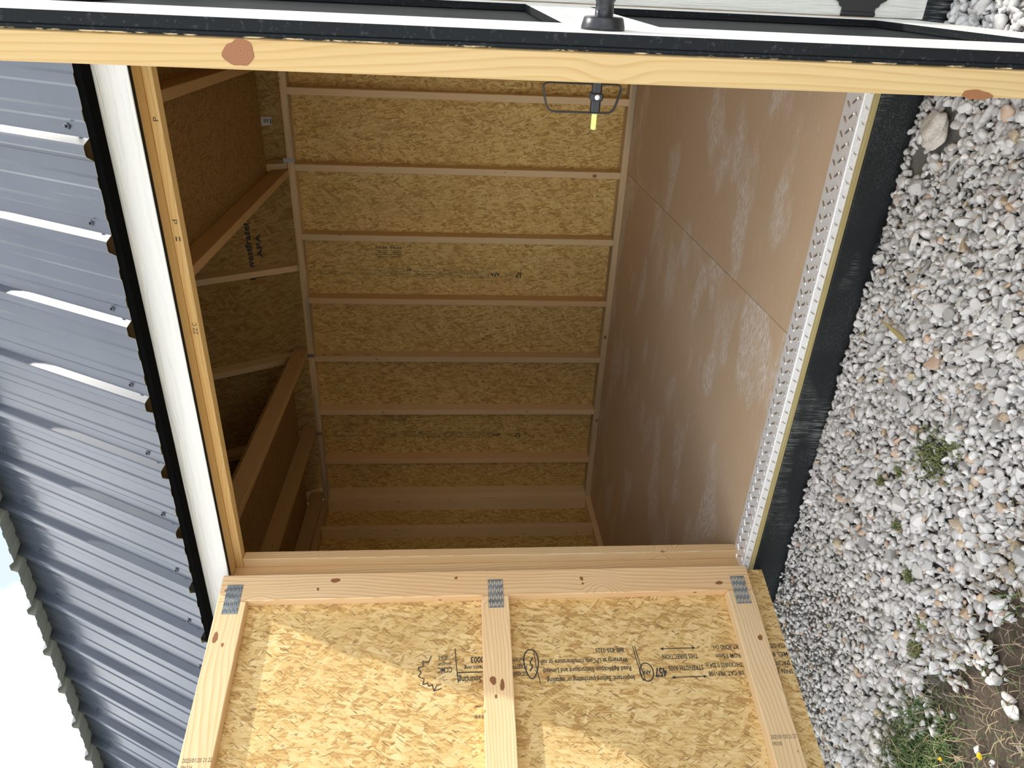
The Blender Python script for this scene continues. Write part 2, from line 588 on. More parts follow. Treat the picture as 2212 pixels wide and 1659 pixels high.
def poly_prism(name, pts, depth, m, Mw, parent=None, bev=0.0):
    """outline in local xy, thickness along +z"""
    bm = bmesh.new()
    vs = [bm.verts.new((p[0], p[1], 0)) for p in pts]
    f = bm.faces.new(vs)
    r = bmesh.ops.extrude_face_region(bm, geom=[f])
    bmesh.ops.translate(bm, vec=(0, 0, depth), verts=[v for v in r['geom'] if isinstance(v, bmesh.types.BMVert)])
    bmesh.ops.recalc_face_normals(bm, faces=bm.faces)
    return link(name, mesh_from_bm(name, bm, m), Mw, parent)
def lathe_bm(profile, seg=24):
    bm = bmesh.new()
    rings = []
    for r, z in profile:
        rings.append([bm.verts.new((max(r, 1e-5) * math.cos(2 * math.pi * k / seg), max(r, 1e-5) * math.sin(2 * math.pi * k / seg), z)) for k in range(seg)])
    for a, b in zip(rings, rings[1:]):
        for k in range(seg):
            bm.faces.new((a[k], a[(k + 1) % seg], b[(k + 1) % seg], b[k]))
    bm.faces.new(rings[0][::-1]); bm.faces.new(rings[-1])
    bmesh.ops.recalc_face_normals(bm, faces=bm.faces)
    return bm
def text_mesh(body, m, width=None, height=None, size=1.0, align='LEFT', bold=0.0):
    cu = bpy.data.curves.new('lettering', 'FONT')
    cu.body = body
    cu.size = size
    cu.align_x = align
    cu.fill_mode = 'FRONT'
    cu.offset = bold
    cu.resolution_u = 2
    o = bpy.data.objects.new('lettering_tmp', cu)
    COL.objects.link(o)
    dg = bpy.context.evaluated_depsgraph_get()
    me = bpy.data.meshes.new_from_object(o.evaluated_get(dg))
    bpy.data.objects.remove(o)
    bpy.data.curves.remove(cu)
    co = np.empty(len(me.vertices) * 3, np.float32)
    me.vertices.foreach_get('co', co)
    co = co.reshape(-1, 3)
    co[:, :2] -= co[:, :2].min(0)
    ext = co[:, :2].max(0)
    if width: co[:, 0] *= width / ext[0]
    if height: co[:, 1] *= height / ext[1]
    me.vertices.foreach_set('co', co.ravel())
    me.materials.clear()
    me.materials.append(m)
    me.update()
    return me
def flat_polys(name, polys, m, Mw, parent, kind=None):
    """flat printed marks: each polygon a list of xy points"""
    vs, fs = [], []
    for p in polys:
        fs.append(list(range(len(vs), len(vs) + len(p))))
        vs += [(a, b, 0) for a, b in p]
    me = bpy.data.meshes.new(name)
    me.from_pydata(vs, [], fs)
    me.materials.append(m)
    o = link(name, me, Mw, parent)
    return setp(o, kind=kind)
def rect(x0, y0, x1, y1): return [(x0, y0), (x1, y0), (x1, y1), (x0, y1)]
def stroke(pts, w):
    out = []
    for (x0, y0), (x1, y1) in zip(pts, pts[1:]):
        dx, dy = x1 - x0, y1 - y0
        L = math.hypot(dx, dy) or 1
        nx, ny = -dy / L * w / 2, dx / L * w / 2
        out.append([(x0 + nx, y0 + ny), (x0 - nx, y0 - ny), (x1 - nx, y1 - ny), (x1 + nx, y1 + ny)])
    return out

# ------------------------------------------------------------------ dimensions
D = 2.383            # face of the back wall's studs
XL = -2.741          # face of the left end wall's studs
XR = 0.745           # face of the right end wall's studs
SW, SD = .038, .089  # stud
ZP = 1.926           # underside of top plate
ZT = ZP + .038
JL = -1.2425         # left jamb
JR = .524            # right jamb
HEAD = 1.758         # underside of the header
GZ = -.135           # gravel level
TH = math.radians(61)

# ------------------------------------------------------------------ ground
gm = bpy.data.meshes.new('ground')
nx, ny = 150, 90
gx = np.linspace(-9, 9, nx); gy = np.linspace(-12, 5, ny)
gxx, gyy = np.meshgrid(gx, gy)
gz = GZ - .012 + .010 * np.sin(gxx * 7.1 + 1.3 * gyy) * np.cos(gyy * 6.3) + .006 * np.sin(gxx * 17 + gyy * 13)
verts = np.stack([gxx.ravel(), gyy.ravel(), gz.ravel()], 1)
idx = np.arange(nx * ny).reshape(ny, nx)
faces = np.stack([idx[:-1, :-1].ravel(), idx[:-1, 1:].ravel(), idx[1:, 1:].ravel(), idx[1:, :-1].ravel()], 1)
gm.from_pydata(verts.tolist(), [], faces.tolist())
gm.materials.append(M['ground'])
ground = link('ground', gm)
setp(ground, 'dark soil ground strewn with stone dust in front of the shed', 'ground', kind='structure')

# ------------------------------------------------------------------ floor
floor = empty('floor', (0, 0, 0), label='brown scuffed sheet floor inside the shed', cat='floor', kind='structure')
for x0, x1 in ((XL - SD, -.3693), (-.3677, XR + SD)):
    me = box_mesh(x1 - x0, D + SD - .012, .018, M['floor'], .0008, 'floor_sheet')
    link('floor_sheet', me, Matrix.Translation(((x0 + x1) / 2, (.012 + D + SD) / 2, -.009)), floor)
board('rim_joist', (XL - SD, .002, -.13), (XR + SD, .04, -.019), M['stud'], floor)

# ------------------------------------------------------------------ back wall
wall_back = empty('wall_back', (0, D, 0), label='back wall of strand board behind pale studs', cat='wall', kind='structure')
YS = D + SD
xs = [XL - SD, -1.6065, -.3875, XR + SD]
for x0, x1 in zip(xs, xs[1:]):
    me = box_mesh(x1 - x0 - .002, ZT, .010, M['osb_in'], 0, 'strand_board')
    link('strand_board', me, frame(((x0 + x1) / 2, YS + .005, ZT / 2), X3, Z3, -Y3), wall_back)
tones = ['stud', 'stud', 'stud', 'stud_red', 'stud', 'stud', 'stud_red']
board('bottom_plate', (XL - SD, D, 0), (XR + SD, YS, .038), M['plate'], wall_back)
board('top_plate', (XL - SD, D, ZP), (XR + SD, YS, ZT), M['plate'], wall_back)
for k in range(7):
    x = -k * .4064
    board('stud', (x, D, .038), (x + SW, YS, ZP), M[tones[k]], wall_back)
board('stud', (.4064, D, .038), (.4064 + SW, YS, ZP), M['stud'], wall_back)
board('stud', (XL - .004, D, .038), (XL + .034, YS, ZP), M['stud'], wall_back)
board('stud', (XR - .034, D, .038), (XR + .004, YS, ZP), M['stud'], wall_back)

# ------------------------------------------------------------------ end walls
def end_wall(name, xf, sgn, label):
    w = empty(name, (xf, 1.2, 0), label=label, cat='wall', kind='structure')
    xo = xf + sgn * SD
    a, b = min(xf, xo), max(xf, xo)
    board('bottom_plate', (a, .089, 0), (b, D, .038), M['stud'], w)
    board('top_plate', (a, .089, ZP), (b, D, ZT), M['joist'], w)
    for y in (2.345, 2.040, 1.634, 1.227, .821, .415, .127):
        board('stud', (a, y, .038), (b, y + SW, ZP), M['stud'], w)
    for y0, y1 in ((-.002, 1.22), (1.222, D + SD)):
        me = box_mesh(y1 - y0, 1.94, .010, M['osb_in'], 0, 'strand_board_end')
        link('strand_board', me, frame((xo + sgn * .005, (y0 + y1) / 2, .97), Y3, Z3, X3), w)
    # gable above, closing the gambrel
    pts = [(.03, 1.94), (.03, 1.99), (.41, 2.64), (1.236, 2.86), (2.07, 2.64), (2.46, 1.99), (2.46, 1.94)]
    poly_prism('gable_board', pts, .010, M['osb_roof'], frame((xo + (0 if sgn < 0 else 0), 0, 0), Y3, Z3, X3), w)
    return w
end_wall('wall_left', XL, -1, 'left end wall of strand board and studs, dim inside the shed')
end_wall('wall_right', XR, 1, 'right end wall of strand board hidden behind the open right door')

# ------------------------------------------------------------------ front wall
wall_front = empty('wall_front', (JL, 0, 0), label='front wall framing the wide doorway with pine jamb, header and white siding', cat='wall', kind='structure')
PG = M['pine_gold']
def front_bits():
    W = wall_front
    # jambs: trimmer and stop
    board('trimmer_stud', (JL - SW, .0, .0), (JL, .089, HEAD), M['pine'], W)
    board('trimmer_stud', (JR, .0, .0), (JR + SW, .089, HEAD), M['pine'], W)
    board('door_stop', (JL, .060, .001), (JL + .036, .098, 1.732), M['pine'], W)
    board('door_stop', (JR - .036, .060, .001), (JR, .098, 1.732), M['pine'], W)
    board('header', (XL - SD, .0, HEAD), (XR + SD, .089, HEAD + .14), PG, W)
    board('door_stop', (JL + .0005, .060, 1.733), (JR, .098, HEAD - .0005), PG, W)
    board('top_plate', (XL - SD, .0, HEAD + .142), (XR + SD, .089, ZT), M['stud'], W)
    for x in (-2.70, -2.3, -1.9, -1.5, .62):
        board('stud', (x, 0, .038), (x + SW, .089, HEAD), M['stud'], W)
    board('bottom_plate', (XL - SD, 0, 0), (JL - SW, .089, .038), M['stud'], W)
    board('bottom_plate', (JR + SW, 0, 0), (XR + SD, .089, .038), M['stud'], W)
    # siding sheets, white outside
    two_tone('siding_sheet', (XL - SD - .01, -.010, -.05), (JL - .006, -.0005, 1.90), W, Matrix.Identity(4), (0, -1, 0), M['white'], M['osb_in'], 2)
    two_tone('siding_sheet', (JR + .006, -.010, -.05), (XR + SD + .01, -.0005, 1.90), W, Matrix.Identity(4), (0, -1, 0), M['white'], M['osb_in'], 2)
    two_tone('casing', (JL - .1, -.028, -.052), (JL - .006, -.0105, HEAD), W, Matrix.Identity(4), (0, -1, 0), M['white'], M['black_grain'], 2)
    two_tone('casing', (.4937, -.028, -.075), (JR + .10, -.0105, HEAD), W, Matrix.Identity(4), (0, -1, 0), M['white'], M['black_grain'], 2)
front_bits()
trim_1 = two_tone('trim_1', (XL - SD - .03, -.027, 1.751), (XR + SD + .03, -.006, 1.838), None, Matrix.Identity(4), (0, -1, 0), M['white'], M['black_grain'], 0)
setp(trim_1, 'white wood-grain fascia board above the doorway', 'trim', kind='structure')
trim_2 = board('trim_2', (XL - SD - .04, -.0735, 1.829), (XR + SD + .04, -.0275, 1.8475), M['black_metal'], None, 0)
setp(trim_2, 'black metal drip edge between the roof sheets and white fascia', 'trim', kind='structure')

# black skirt and threshold
skirt = board('baseboard_front', (XL - SD - .02, -.016, -.20), (XR + SD + .02, -.002, -.034), M['skirt'], None, 0)
setp(skirt, 'scuffed black skirt board below the doorway sill', 'skirt board', kind='structure')
strip = board('trim_3', (JL + .002, -.012, -.034), (JR - .002, .001, -.0205), M['raw_edge'], None, 0)
setp(strip, 'raw yellowish wood edge between tread plate and black skirt', 'trim', kind='structure')

thr = empty('threshold', ((JL + JR) / 2, 0, 0), label='bright aluminium diamond tread plate along the door sill', cat='threshold', kind='structure')
def threshold():
    L = JR - JL - .002
    bm = bmesh.new()
    prof = [(.086, .0006), (.086, .0022), (.004, .0022), (.001, .0012), (0.0, -.002), (0.0, -.020), (-.0016, -.020), (-.0016, .0), (.0005, .0032), (.086, .0036)]
    prof = [(.086, .0005), (.0862, .0030), (.003, .0030), (.0008, .0022), (-.0012, .0), (-.0016, -.0200), (0.0, -.0200), (.0006, -.0005), (.003, .0005)]
    a = [bm.verts.new((-L / 2, y, z)) for y, z in prof]
    b = [bm.verts.new((L / 2, y, z)) for y, z in prof]
    n = len(prof)
    for i in range(n):
        bm.faces.new((a[i], a[(i + 1) % n], b[(i + 1) % n], b[i]))
    bm.faces.new(a); bm.faces.new(b[::-1])
    bmesh.ops.recalc_face_normals(bm, faces=bm.faces)
    cx = (JL + JR) / 2
    link('tread_sheet', mesh_from_bm('tread_sheet', bm, M['tread']), Matrix.Translation((cx, 0, 0)), thr)
    # raised lozenge bar
    bm = bmesh.new()
    l, w, h = .0150, .0034, .0024
    ring = [(-l, 0), (-l * .55, -w), (l * .55, -w), (l, 0), (l * .55, w), (-l * .55, w)]
    lo = [bm.verts.new((x, y, 0)) for x, y in ring]
    hi = [bm.verts.new((x * .8, y * .3, h)) for x, y in ring]
    for i in range(6):
        bm.faces.new((lo[i], lo[(i + 1) % 6], hi[(i + 1) % 6], hi[i]))
    bm.faces.new(hi)
    bmesh.ops.recalc_face_normals(bm, faces=bm.faces)
    bar = mesh_from_bm('tread_bar', bm, M['tread_bar'])
    p = .037
    nb = int(L / p)
    for k in range(nb):
        x = JL + .02 + k * p
        link('tread_bar', bar, Matrix.Translation((x, .062, .003)) @ Matrix.Rotation(math.radians(50), 4, 'Z'), thr)
        link('tread_bar', bar, Matrix.Translation((x + .012, .036, .003)) @ Matrix.Rotation(math.radians(-50), 4, 'Z'), thr)
        if k % 1 == 0:
            link('tread_bar', bar, Matrix.Translation((x + .02, .014, .003)) @ Matrix.Rotation(math.radians(50), 4, 'Z') @ Matrix.Scale(.6, 4), thr)
            link('tread_bar', bar, frame((x, -.0016, -.010), X3, Z3, -Y3) @ Matrix.Rotation(math.radians(55), 4, 'Z') @ Matrix.Scale(.62, 4), thr)
threshold()

# ------------------------------------------------------------------ ceiling: rafters, loft joists, decks, far roof slope
ceil = empty('ceiling', (-1.0, 1.236, ZT), label='open ceiling of rafters, loft joists and dark strand board under the roof', cat='ceiling', kind='structure')
RUN = .84
raf_x = [.2032 + .6096, .2032, -.4064, -1.016, -1.6256, -2.2352, XL - .02]
c61, s61 = math.cos(TH), math.sin(TH)
up_b = Vector((0, -c61, s61))        # back slope, going up towards the front
in_b = Vector((0, -s61, -c61))       # back slope, facing inwards
P_b = Vector((0, 2.41, 1.97))
up_f = Vector((0, c61, s61))
in_f = Vector((0, s61, -c61))
P_f = Vector((0, .118, 1.97))
for x in raf_x:
    for P, up, inn in ((P_b, up_b, in_b), (P_f, up_f, in_f)):
        c = Vector((x + SW / 2, 0, 0)) + P + up * (RUN / 2) - inn * (SD / 2)
        me = box_mesh(RUN, SD, SW, M['stud'], .0022, 'rafter')
        link('rafter', me, frame(c, up, inn, up.cross(inn)), ceil)
    # upper rafters
    ub = Vector((0, -math.cos(.28), math.sin(.28)))
    for sgn, yb in ((1, 2.01), (-1, .462)):
        u = Vector((0, -sgn * math.cos(.28), math.sin(.28)))
        c = Vector((x + SW / 2, yb, 2.62)) + u * .39
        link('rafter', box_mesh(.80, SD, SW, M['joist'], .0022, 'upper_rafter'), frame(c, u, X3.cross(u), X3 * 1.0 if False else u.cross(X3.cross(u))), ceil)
xs = [XL - SD, -1.6065, -.3875, XR + SD]
for x0, x1 in zip(xs, xs[1:]):
    for P, up, inn in ((P_b, up_b, in_b), (P_f, up_f, in_f)):
        t0, t1 = (-.13, .90) if P is P_b else (-.02, .70)
        c = Vector(((x0 + x1) / 2, 0, 0)) + P + up * ((t0 + t1) / 2) - inn * (SD + .006)
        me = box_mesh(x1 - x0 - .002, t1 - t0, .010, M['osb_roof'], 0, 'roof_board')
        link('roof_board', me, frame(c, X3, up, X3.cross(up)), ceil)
# loft joists on the plates, between the two lofts the middle bay stays open
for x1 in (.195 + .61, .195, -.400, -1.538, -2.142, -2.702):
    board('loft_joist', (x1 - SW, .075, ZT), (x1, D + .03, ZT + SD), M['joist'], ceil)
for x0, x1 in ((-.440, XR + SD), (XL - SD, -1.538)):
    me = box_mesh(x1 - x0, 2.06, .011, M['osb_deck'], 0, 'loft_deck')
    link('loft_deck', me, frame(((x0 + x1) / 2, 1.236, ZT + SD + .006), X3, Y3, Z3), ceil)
# clip brackets on the plate
bm = bmesh.new()
for a, b in (((-.012, -.002, -.03), (.012, 0, .03)), ((-.012, -.05, .028), (-.010, 0, .05))):
    r = bmesh.ops.create_cube(bm, size=1)
    lo, hi = Vector(a), Vector(b)
    bmesh.ops.scale(bm, vec=hi - lo, verts=r['verts'])
    bmesh.ops.translate(bm, vec=(lo + hi) / 2, verts=r['verts'])
clip = mesh_from_bm('metal_clip', bm, M['zinc'])
for x in (-.368, -1.60, -2.2):
    link('metal_clip', clip, Matrix.Translation((x + .02, D - .0005, ZT - .01)), ceil)
    board('clip_strap', (x + .006, D - .002, ZT + .002), (x + .010, D + .07, ZT + .035), M['zinc'], ceil, bev=.0005)
# maker's print and paper tag on the far slope boards
Ps = P_b - in_b * (SD + .0006)
def slope_pt(x, z):  # point on the inner face of the far slope boards
    t = (z - Ps.z) / s61
    return Vector((x, 0, 0)) + Vector((0, Ps.y, Ps.z)) + up_b * t
o = link('printed_lettering', text_mesh('westfraser', M['ink'], .30, .040, bold=.03), frame(slope_pt(-.995, 2.222), X3, up_b, in_b), ceil)
o = link('printed_lettering', text_mesh('APA', M['ink'], .15, .030, bold=.03), frame(slope_pt(-.93, 2.172), X3, up_b, in_b), ceil)
flat_polys('printed_bars', [rect(-.02 * i, 0, -.02 * i + .010, .045 - .003 * i) for i in range(1, 4)] + [rect(-.052, -.06, -.046, .0), rect(-.036, -.06, -.026, -.01), rect(-.018, -.06, -.012, .0)], M['ink'], frame(slope_pt(-1.0, 2.222), X3, up_b, in_b), ceil)
tag = flat_polys('paper_tag', [rect(0, 0, .045, .06)], M['paper'], frame(slope_pt(-.175, 2.045) + in_b * .0008, X3, up_b, in_b), ceil)
flat_polys('barcode', [rect(.016 + .0035 * i, .018, .018 + .0035 * i, .046) for i in range(6)] + [rect(.006, .004, .036, .010)], M['ink'], frame(slope_pt(-.175, 2.045) + in_b * .0012, X3, up_b, in_b), tag)

# ------------------------------------------------------------------ metal roof
roof = empty('roof', (-1.0, 1.236, 2.0), label='charcoal ribbed metal gambrel roof with steep lower slope', cat='roof', kind='structure')
PITCH_X = .2247
def sheet_profile(n_pitch, start):
    pts = []
    for k in range(n_pitch):
        x = start + k * PITCH_X
        pts += [(x - .026, 0), (x - .0135, .0165), (x - .009, .019), (x + .009, .019), (x + .0135, .0165), (x + .026, 0)]
        for q in (1 / 3, 2 / 3):
            m = x + PITCH_X * q
            pts += [(m - .016, 0), (m - .010, .0028), (m + .010, .0028), (m + .016, 0)]
    pts.append((start + n_pitch * PITCH_X - .026, 0))
    return pts
def sheet_mesh(name, prof, length, thick=.0009):
    bm = bmesh.new()
    segs = 2
    top = [[bm.verts.new((x, length * j / segs, h)) for x, h in prof] for j in range(segs + 1)]
    bot = [[bm.verts.new((x, length * j / segs, h - thick)) for x, h in prof] for j in range(segs + 1)]
    n = len(prof)
    for j in range(segs):
        for i in range(n - 1):
            bm.faces.new((top[j][i], top[j][i + 1], top[j + 1][i + 1], top[j + 1][i])).material_index = 0
            bm.faces.new((bot[j][i + 1], bot[j][i], bot[j + 1][i], bot[j + 1][i + 1])).material_index = 1
    for i in range(n - 1):
        bm.faces.new((bot[0][i], bot[0][i + 1], top[0][i + 1], top[0][i])).material_index = 1
        bm.faces.new((top[-1][i], top[-1][i + 1], bot[-1][i + 1], bot[-1][i])).material_index = 1
    return mesh_from_bm(name, bm, [M['roof'], M['roof_back']])
EAVE = Vector((0, -.076, 1.8465))
BRK = Vector((0, .277, 2.632))
up_l = Vector((0, c61, s61)); out_l = Vector((0, -s61, c61))
UPA = math.radians(15.5)
up_u = Vector((0, math.cos(UPA), math.sin(UPA))); out_u = Vector((0, -math.sin(UPA), math.cos(UPA)))
rib0 = .153 + 3 * PITCH_X       # rightmost rib
sheets = 5
low = sheet_mesh('lower_sheet', sheet_profile(4, 0.0), .935)
upp = sheet_mesh('upper_sheet', sheet_profile(4, 0.0), 1.0)
screw_bm = lathe_bm([(.0075, 0), (.0075, .0012), (.0052, .0022), (.0050, .0026), (.0034, .0028), (.0034, .0075), (.0026, .0082)], 12)
screw = mesh_from_bm('roof_screw', screw_bm, M['screw'])
for s in range(sheets):
    x_left = rib0 - (s + 1) * 4 * PITCH_X + PITCH_X
    link('lower_sheet', low, frame(Vector((x_left, 0, 0)) + EAVE + out_l * (.0008 * (s % 2)), X3, up_l, out_l), roof)
    link('upper_sheet', upp, frame(Vector((x_left, 0, 0)) + BRK + out_u * (.0008 * (s % 2)), X3, up_u, out_u), roof)
    # the far side of the roof
    yb = 2 * 1.236 + .068
    link('lower_sheet', low, frame(Vector((x_left + 4 * PITCH_X - .052, yb - EAVE.y, EAVE.z)), -X3, Vector((0, -c61, s61)), Vector((0, s61, c61))), roof)
    link('upper_sheet', upp, frame(Vector((x_left + 4 * PITCH_X - .052, yb - BRK.y, BRK.z)), -X3, Vector((0, -math.cos(UPA), math.sin(UPA))), Vector((0, math.sin(UPA), math.cos(UPA)))), roof)
    for k in range(4):
        xx = x_left + k * PITCH_X + .047
        for t in (.062, .80):
            P = Vector((xx, 0, 0)) + EAVE + up_l * t + out_l * .0012
            link('roof_screw', screw, frame(P, X3, up_l, out_l), roof)
board('ridge_cap', (XL - .15, 1.236 - .14, 2.885), (XR + .15, 1.236 + .14, 2.92), M['roof'], roof)

# ------------------------------------------------------------------ doors
def door_base(name, loc, rz, label, w, tilt=0.0):
    Mw = Matrix.Translation(loc) @ Matrix.Rotation(rz, 4, 'Z') @ Matrix.Rotation(tilt, 4, 'Y')
    return empty(name, Mw=Mw, label=label, cat='door', kind='structure'), Mw

# left leaf: local x away from the hinges, local y out of its inner face
A = .328
W1 = .865
door_1, B1 = door_base('door_1', (-1.173, -.05, 0), math.atan2(-math.cos(A), -math.sin(A)), 'left door leaf swung open, strand board inside a pine frame with gang plates', W1)
ZB, ZTP = .020, 1.758
PD = M['pine_door']
board('hinge_stile', (0, -.038, ZB), (SD, 0, ZTP), PD, door_1, 2, B1)
board('lock_stile', (W1 - SD, -.038, ZB), (W1, 0, ZTP), PD, door_1, 2, B1)
for nm, z in (('top_rail', ZTP - SD), ('middle_rail', .839), ('bottom_rail', ZB)):
    board(nm, (SD + .0005, -.038, z), (W1 - SD - .0005, .0003, z + SD), M['pine'], door_1, 0, B1)
me = box_mesh(W1 + .012, 1.808, .0095, M['osb'], 0, 'door_board')
panel = link('strand_board', me, B1 @ frame((W1 / 2 + .004, -.0428, .854), X3, Z3, -Y3), door_1)
for lo, hi, ax in (((-.002, -.062, -.05), (.09, -.0478, 1.758), 2), ((W1 - .08, -.062, -.05), (W1 + .01, -.0478, 1.758), 2), ((.09, -.062, -.05), (W1 - .08, -.0478, .09), 0), ((.09, -.062, 1.62), (W1 - .08, -.0478, 1.758), 0), ((.09, -.062, .80), (W1 - .08, -.0478, .94), 0)):
    two_tone('face_trim', lo, hi, door_1, B1, (0, -1, 0), M['white'], M['black_grain'], ax)

# gang plates: local x along the door, local y up
def gang_plate(x0, z0, parent, B, m_slot):
    w, h = .049, .098
    P = link('gang_plate', box_mesh(h, w, .0012, M['plate_steel'], .0003, 'gang_plate'), B @ frame((x0 + h / 2, .0009, z0 + w / 2), X3, Z3, -Y3), parent)
    polys = []
    for r in range(4):
        for k in range(8):
            xx = -h / 2 + .006 + r * .0245 + (.004 if k % 2 else 0)
            zz = -w / 2 + .0035 + k * .0060
            polys.append(rect(xx, zz - .0011, xx + .0115, zz + .0011))
    flat_polys('tooth_slots', polys, m_slot, B @ frame((x0 + h / 2, .0018, z0 + w / 2), X3, Z3, -Y3), P, 'stuff')
gang_plate(.034, 1.688, door_1, B1, M['slot_dark'])
gang_plate(.034, .857, door_1, B1, M['slot'])
gang_plate(.040, .039, door_1, B1, M['slot'])

# knots set in the boards
def knot(name, Mw, rx, ry, parent):
    bm = lathe_bm([(1.0, 0), (1.0, .0003), (.97, .0005)], 28)
    ph = random.uniform(0, 6.28)
    for v in bm.verts:
        a = math.atan2(v.co.y, v.co.x)
        k = 1 + .10 * math.sin(2 * a + ph) + .07 * math.sin(3 * a + 2 * ph) + .04 * math.sin(7 * a)
        v.co.x *= rx * k
        v.co.y *= ry * k
    link(name, mesh_from_bm(name, bm, M['knot']), Mw, parent)
def d1pt(s, z, y=.0002): return B1 @ frame((s, y, z), X3, Z3, -Y3) @ Matrix.Rotation(math.pi, 4, 'X')
for s, z, rx, ry in ((.206, 1.738, .016, .008), (.229, 1.712, .006, .004), (.026, 1.400, .008, .014), (.055, 1.452, .005, .004), (.026, 1.010, .005, .005), (.374, .873, .016, .007), (.037, .594, .007, .006), (.253, .045, .009, .008), (.055, .592, .004, .004), (.063, .13, .006, .013), (.36, .90, .012, .010)):
    knot('knot', d1pt(s, z, .0004), rx, ry, door_1)

# ---- print on the left door's board. Reads upwards, letter tops away from the hinges
def d1text(body, s, z0, z1, h, m=None, bold=.0):
    """line whose foot sits at s, running from height z0 up to z1"""
    Mw = B1 @ frame((s, -.0372, z0), Z3, X3, Y3)
    link('printed_lettering', text_mesh(body, m or M['ink'], z1 - z0, h, bold=max(bold, .014)), Mw, panel)
def d1marks(polys, s, z, m=None):
    flat_polys('printed_mark', polys, m or M['ink'], B1 @ frame((s, -.0372, z), Z3, X3, Y3), panel)
d1text('Important: Before purchasing or installing,', .339, .462, .736, .021)
d1text('Read Application Instructions and Limited', .311, .468, .742, .020)
d1text('Warranty at LPCorp.com/literature or call', .284, .474, .748, .020)
d1text('888-820-0325', .257, .482, .572, .015)
d1text('STRENGTH AXIS', .319, .239, .350, .016)
d1text('THIS DIRECTION', .283, .248, .362, .016)
d1text('457', .323, .357, .396, .030, bold=.04)
d1text('3/8 CAT. PRP-108', .340, .112, .226, .015)
d1text('THICKNESS 0.354 in.', .314, .110, .232, .015)
d1text('FROM 9.5mm', .286, .104, .190, .015)
d1text('EXT. BOND O-1', .258, .104, .190, .015)
d1text('SPAN 38', .340, -.045, .012, .015)
d1text('SPACING', .314, -.045, .012, .015)
d1text('MILL 88', .286, -.045, .012, .015)
d1text('CSA O325', .258, -.045, .012, .015)
d1text('SUSTAINABLE', .322, .792, .845, .014)
d1text('FORESTRY', .300, .792, .845, .014)
d1text('INITIATIVE', .279, .800, .845, .012)
d1text('Certified Sourcing', .326, .855, 1.003, .026)
d1text('www.forests.org', .296, .870, .985, .017)
d1text('SFI-00003', .272, .880, .965, .020, bold=.02)
d1text('CCMC', .302, 1.022, 1.066, .017, bold=.02)
d1text('EVALUATION', .288, 1.026, 1.064, .009)
d1text('11826-L', .266, 1.028, 1.066, .015)
d1marks([rect(.0, 0, .150, .0035)], .318, .858)
d1marks(stroke([(0, -.055), (-.004, 0), (-.010, .050)], .0028), .300, 1.013)
d1marks(stroke([(0, -.05), (-.004, 0), (-.014, .055)], .0024), .305, .768)
d1marks(stroke([(0, -.05), (-.006, .0), (-.016, .060)], .0026) + stroke([(-.007, -.05), (-.013, .0), (-.023, .060)], .0026), .303, .452)
# leaf badge, circle badge, arrows, maple leaf
leaf = [(.022 * math.cos(a) * (1 - .25 * math.sin(a)), .045 * math.sin(a)) for a in [2 * math.pi * k / 24 for k in range(25)]]
d1marks(stroke(leaf, .004) + stroke([(-.006, -.02), (.004, -.004), (-.004, .008), (.006, .022)], .004), .300, .778)
circ = [(.021 * math.cos(a), .028 * math.sin(a)) for a in [2 * math.pi * k / 24 for k in range(25)]]
d1marks(stroke(circ, .0035), .336, .421)
d1text('APA', .330, .407, .435, .013, bold=.03)
for s, z0, z1 in ((.265, .251, .364), (.355, .234, .345)):
    d1marks(stroke([(0, 0), (z1 - z0, 0)], .0026) + [[(0, 0), (.010, .005), (.010, -.005)], [(z1 - z0, 0), (z1 - z0 - .010, -.005), (z1 - z0 - .010, .005)]], s, z0)
maple = [(.0, .060), (.006, .040), (.016, .046), (.020, .036), (.034, .040), (.030, .024), (.048, .016), (.040, .004), (.050, -.010), (.034, -.014), (.036, -.030), (.018, -.026), (.010, -.046)]
d1marks(stroke([(x + .028, y) for x, y in maple], .0030) + stroke([(.004, .052), (.028, .06), (.020, .044), (.006, .040)], .0026), .312, 1.048)
d1marks([rect(.0032 * i, 0, .0032 * i + (.0012 if i % 3 else .002), .010) for i in range(9)], .444, .930)
d1marks([rect(.004 * i, 0, .004 * i + .002, .004) for i in range(6)], .418, .932)
# date stamps on the rails: read downwards, letter tops towards the hinges
def rail_stamp(parent, s, z, lines):
    for i, (t, wdt) in enumerate(lines):
        link('date_stamp', text_mesh(t, M['ink_soft'], wdt, .011), B1 @ frame((s + .018 * i, .0006, z), -Z3, -X3, Y3), parent)
rail_stamp(door_1, .552, 1.748, [('2025/01/20 21:22', .078), ('196116', .030)])
rail_stamp(door_1, .552, .102, [('2025/01/20 21:27', .078), ('190100', .028)])

# stamps on the door header
for t, x, w in (('d', -.055, .012), ('ZZ C', -.37, .035), ('P', .2, .010), ('=', -.1, .012)):
    link('ink_stamp', text_mesh(t, M['ink_soft'], w, .012), frame((x, .0594, 1.738), X3, Z3, -Y3), wall_front)

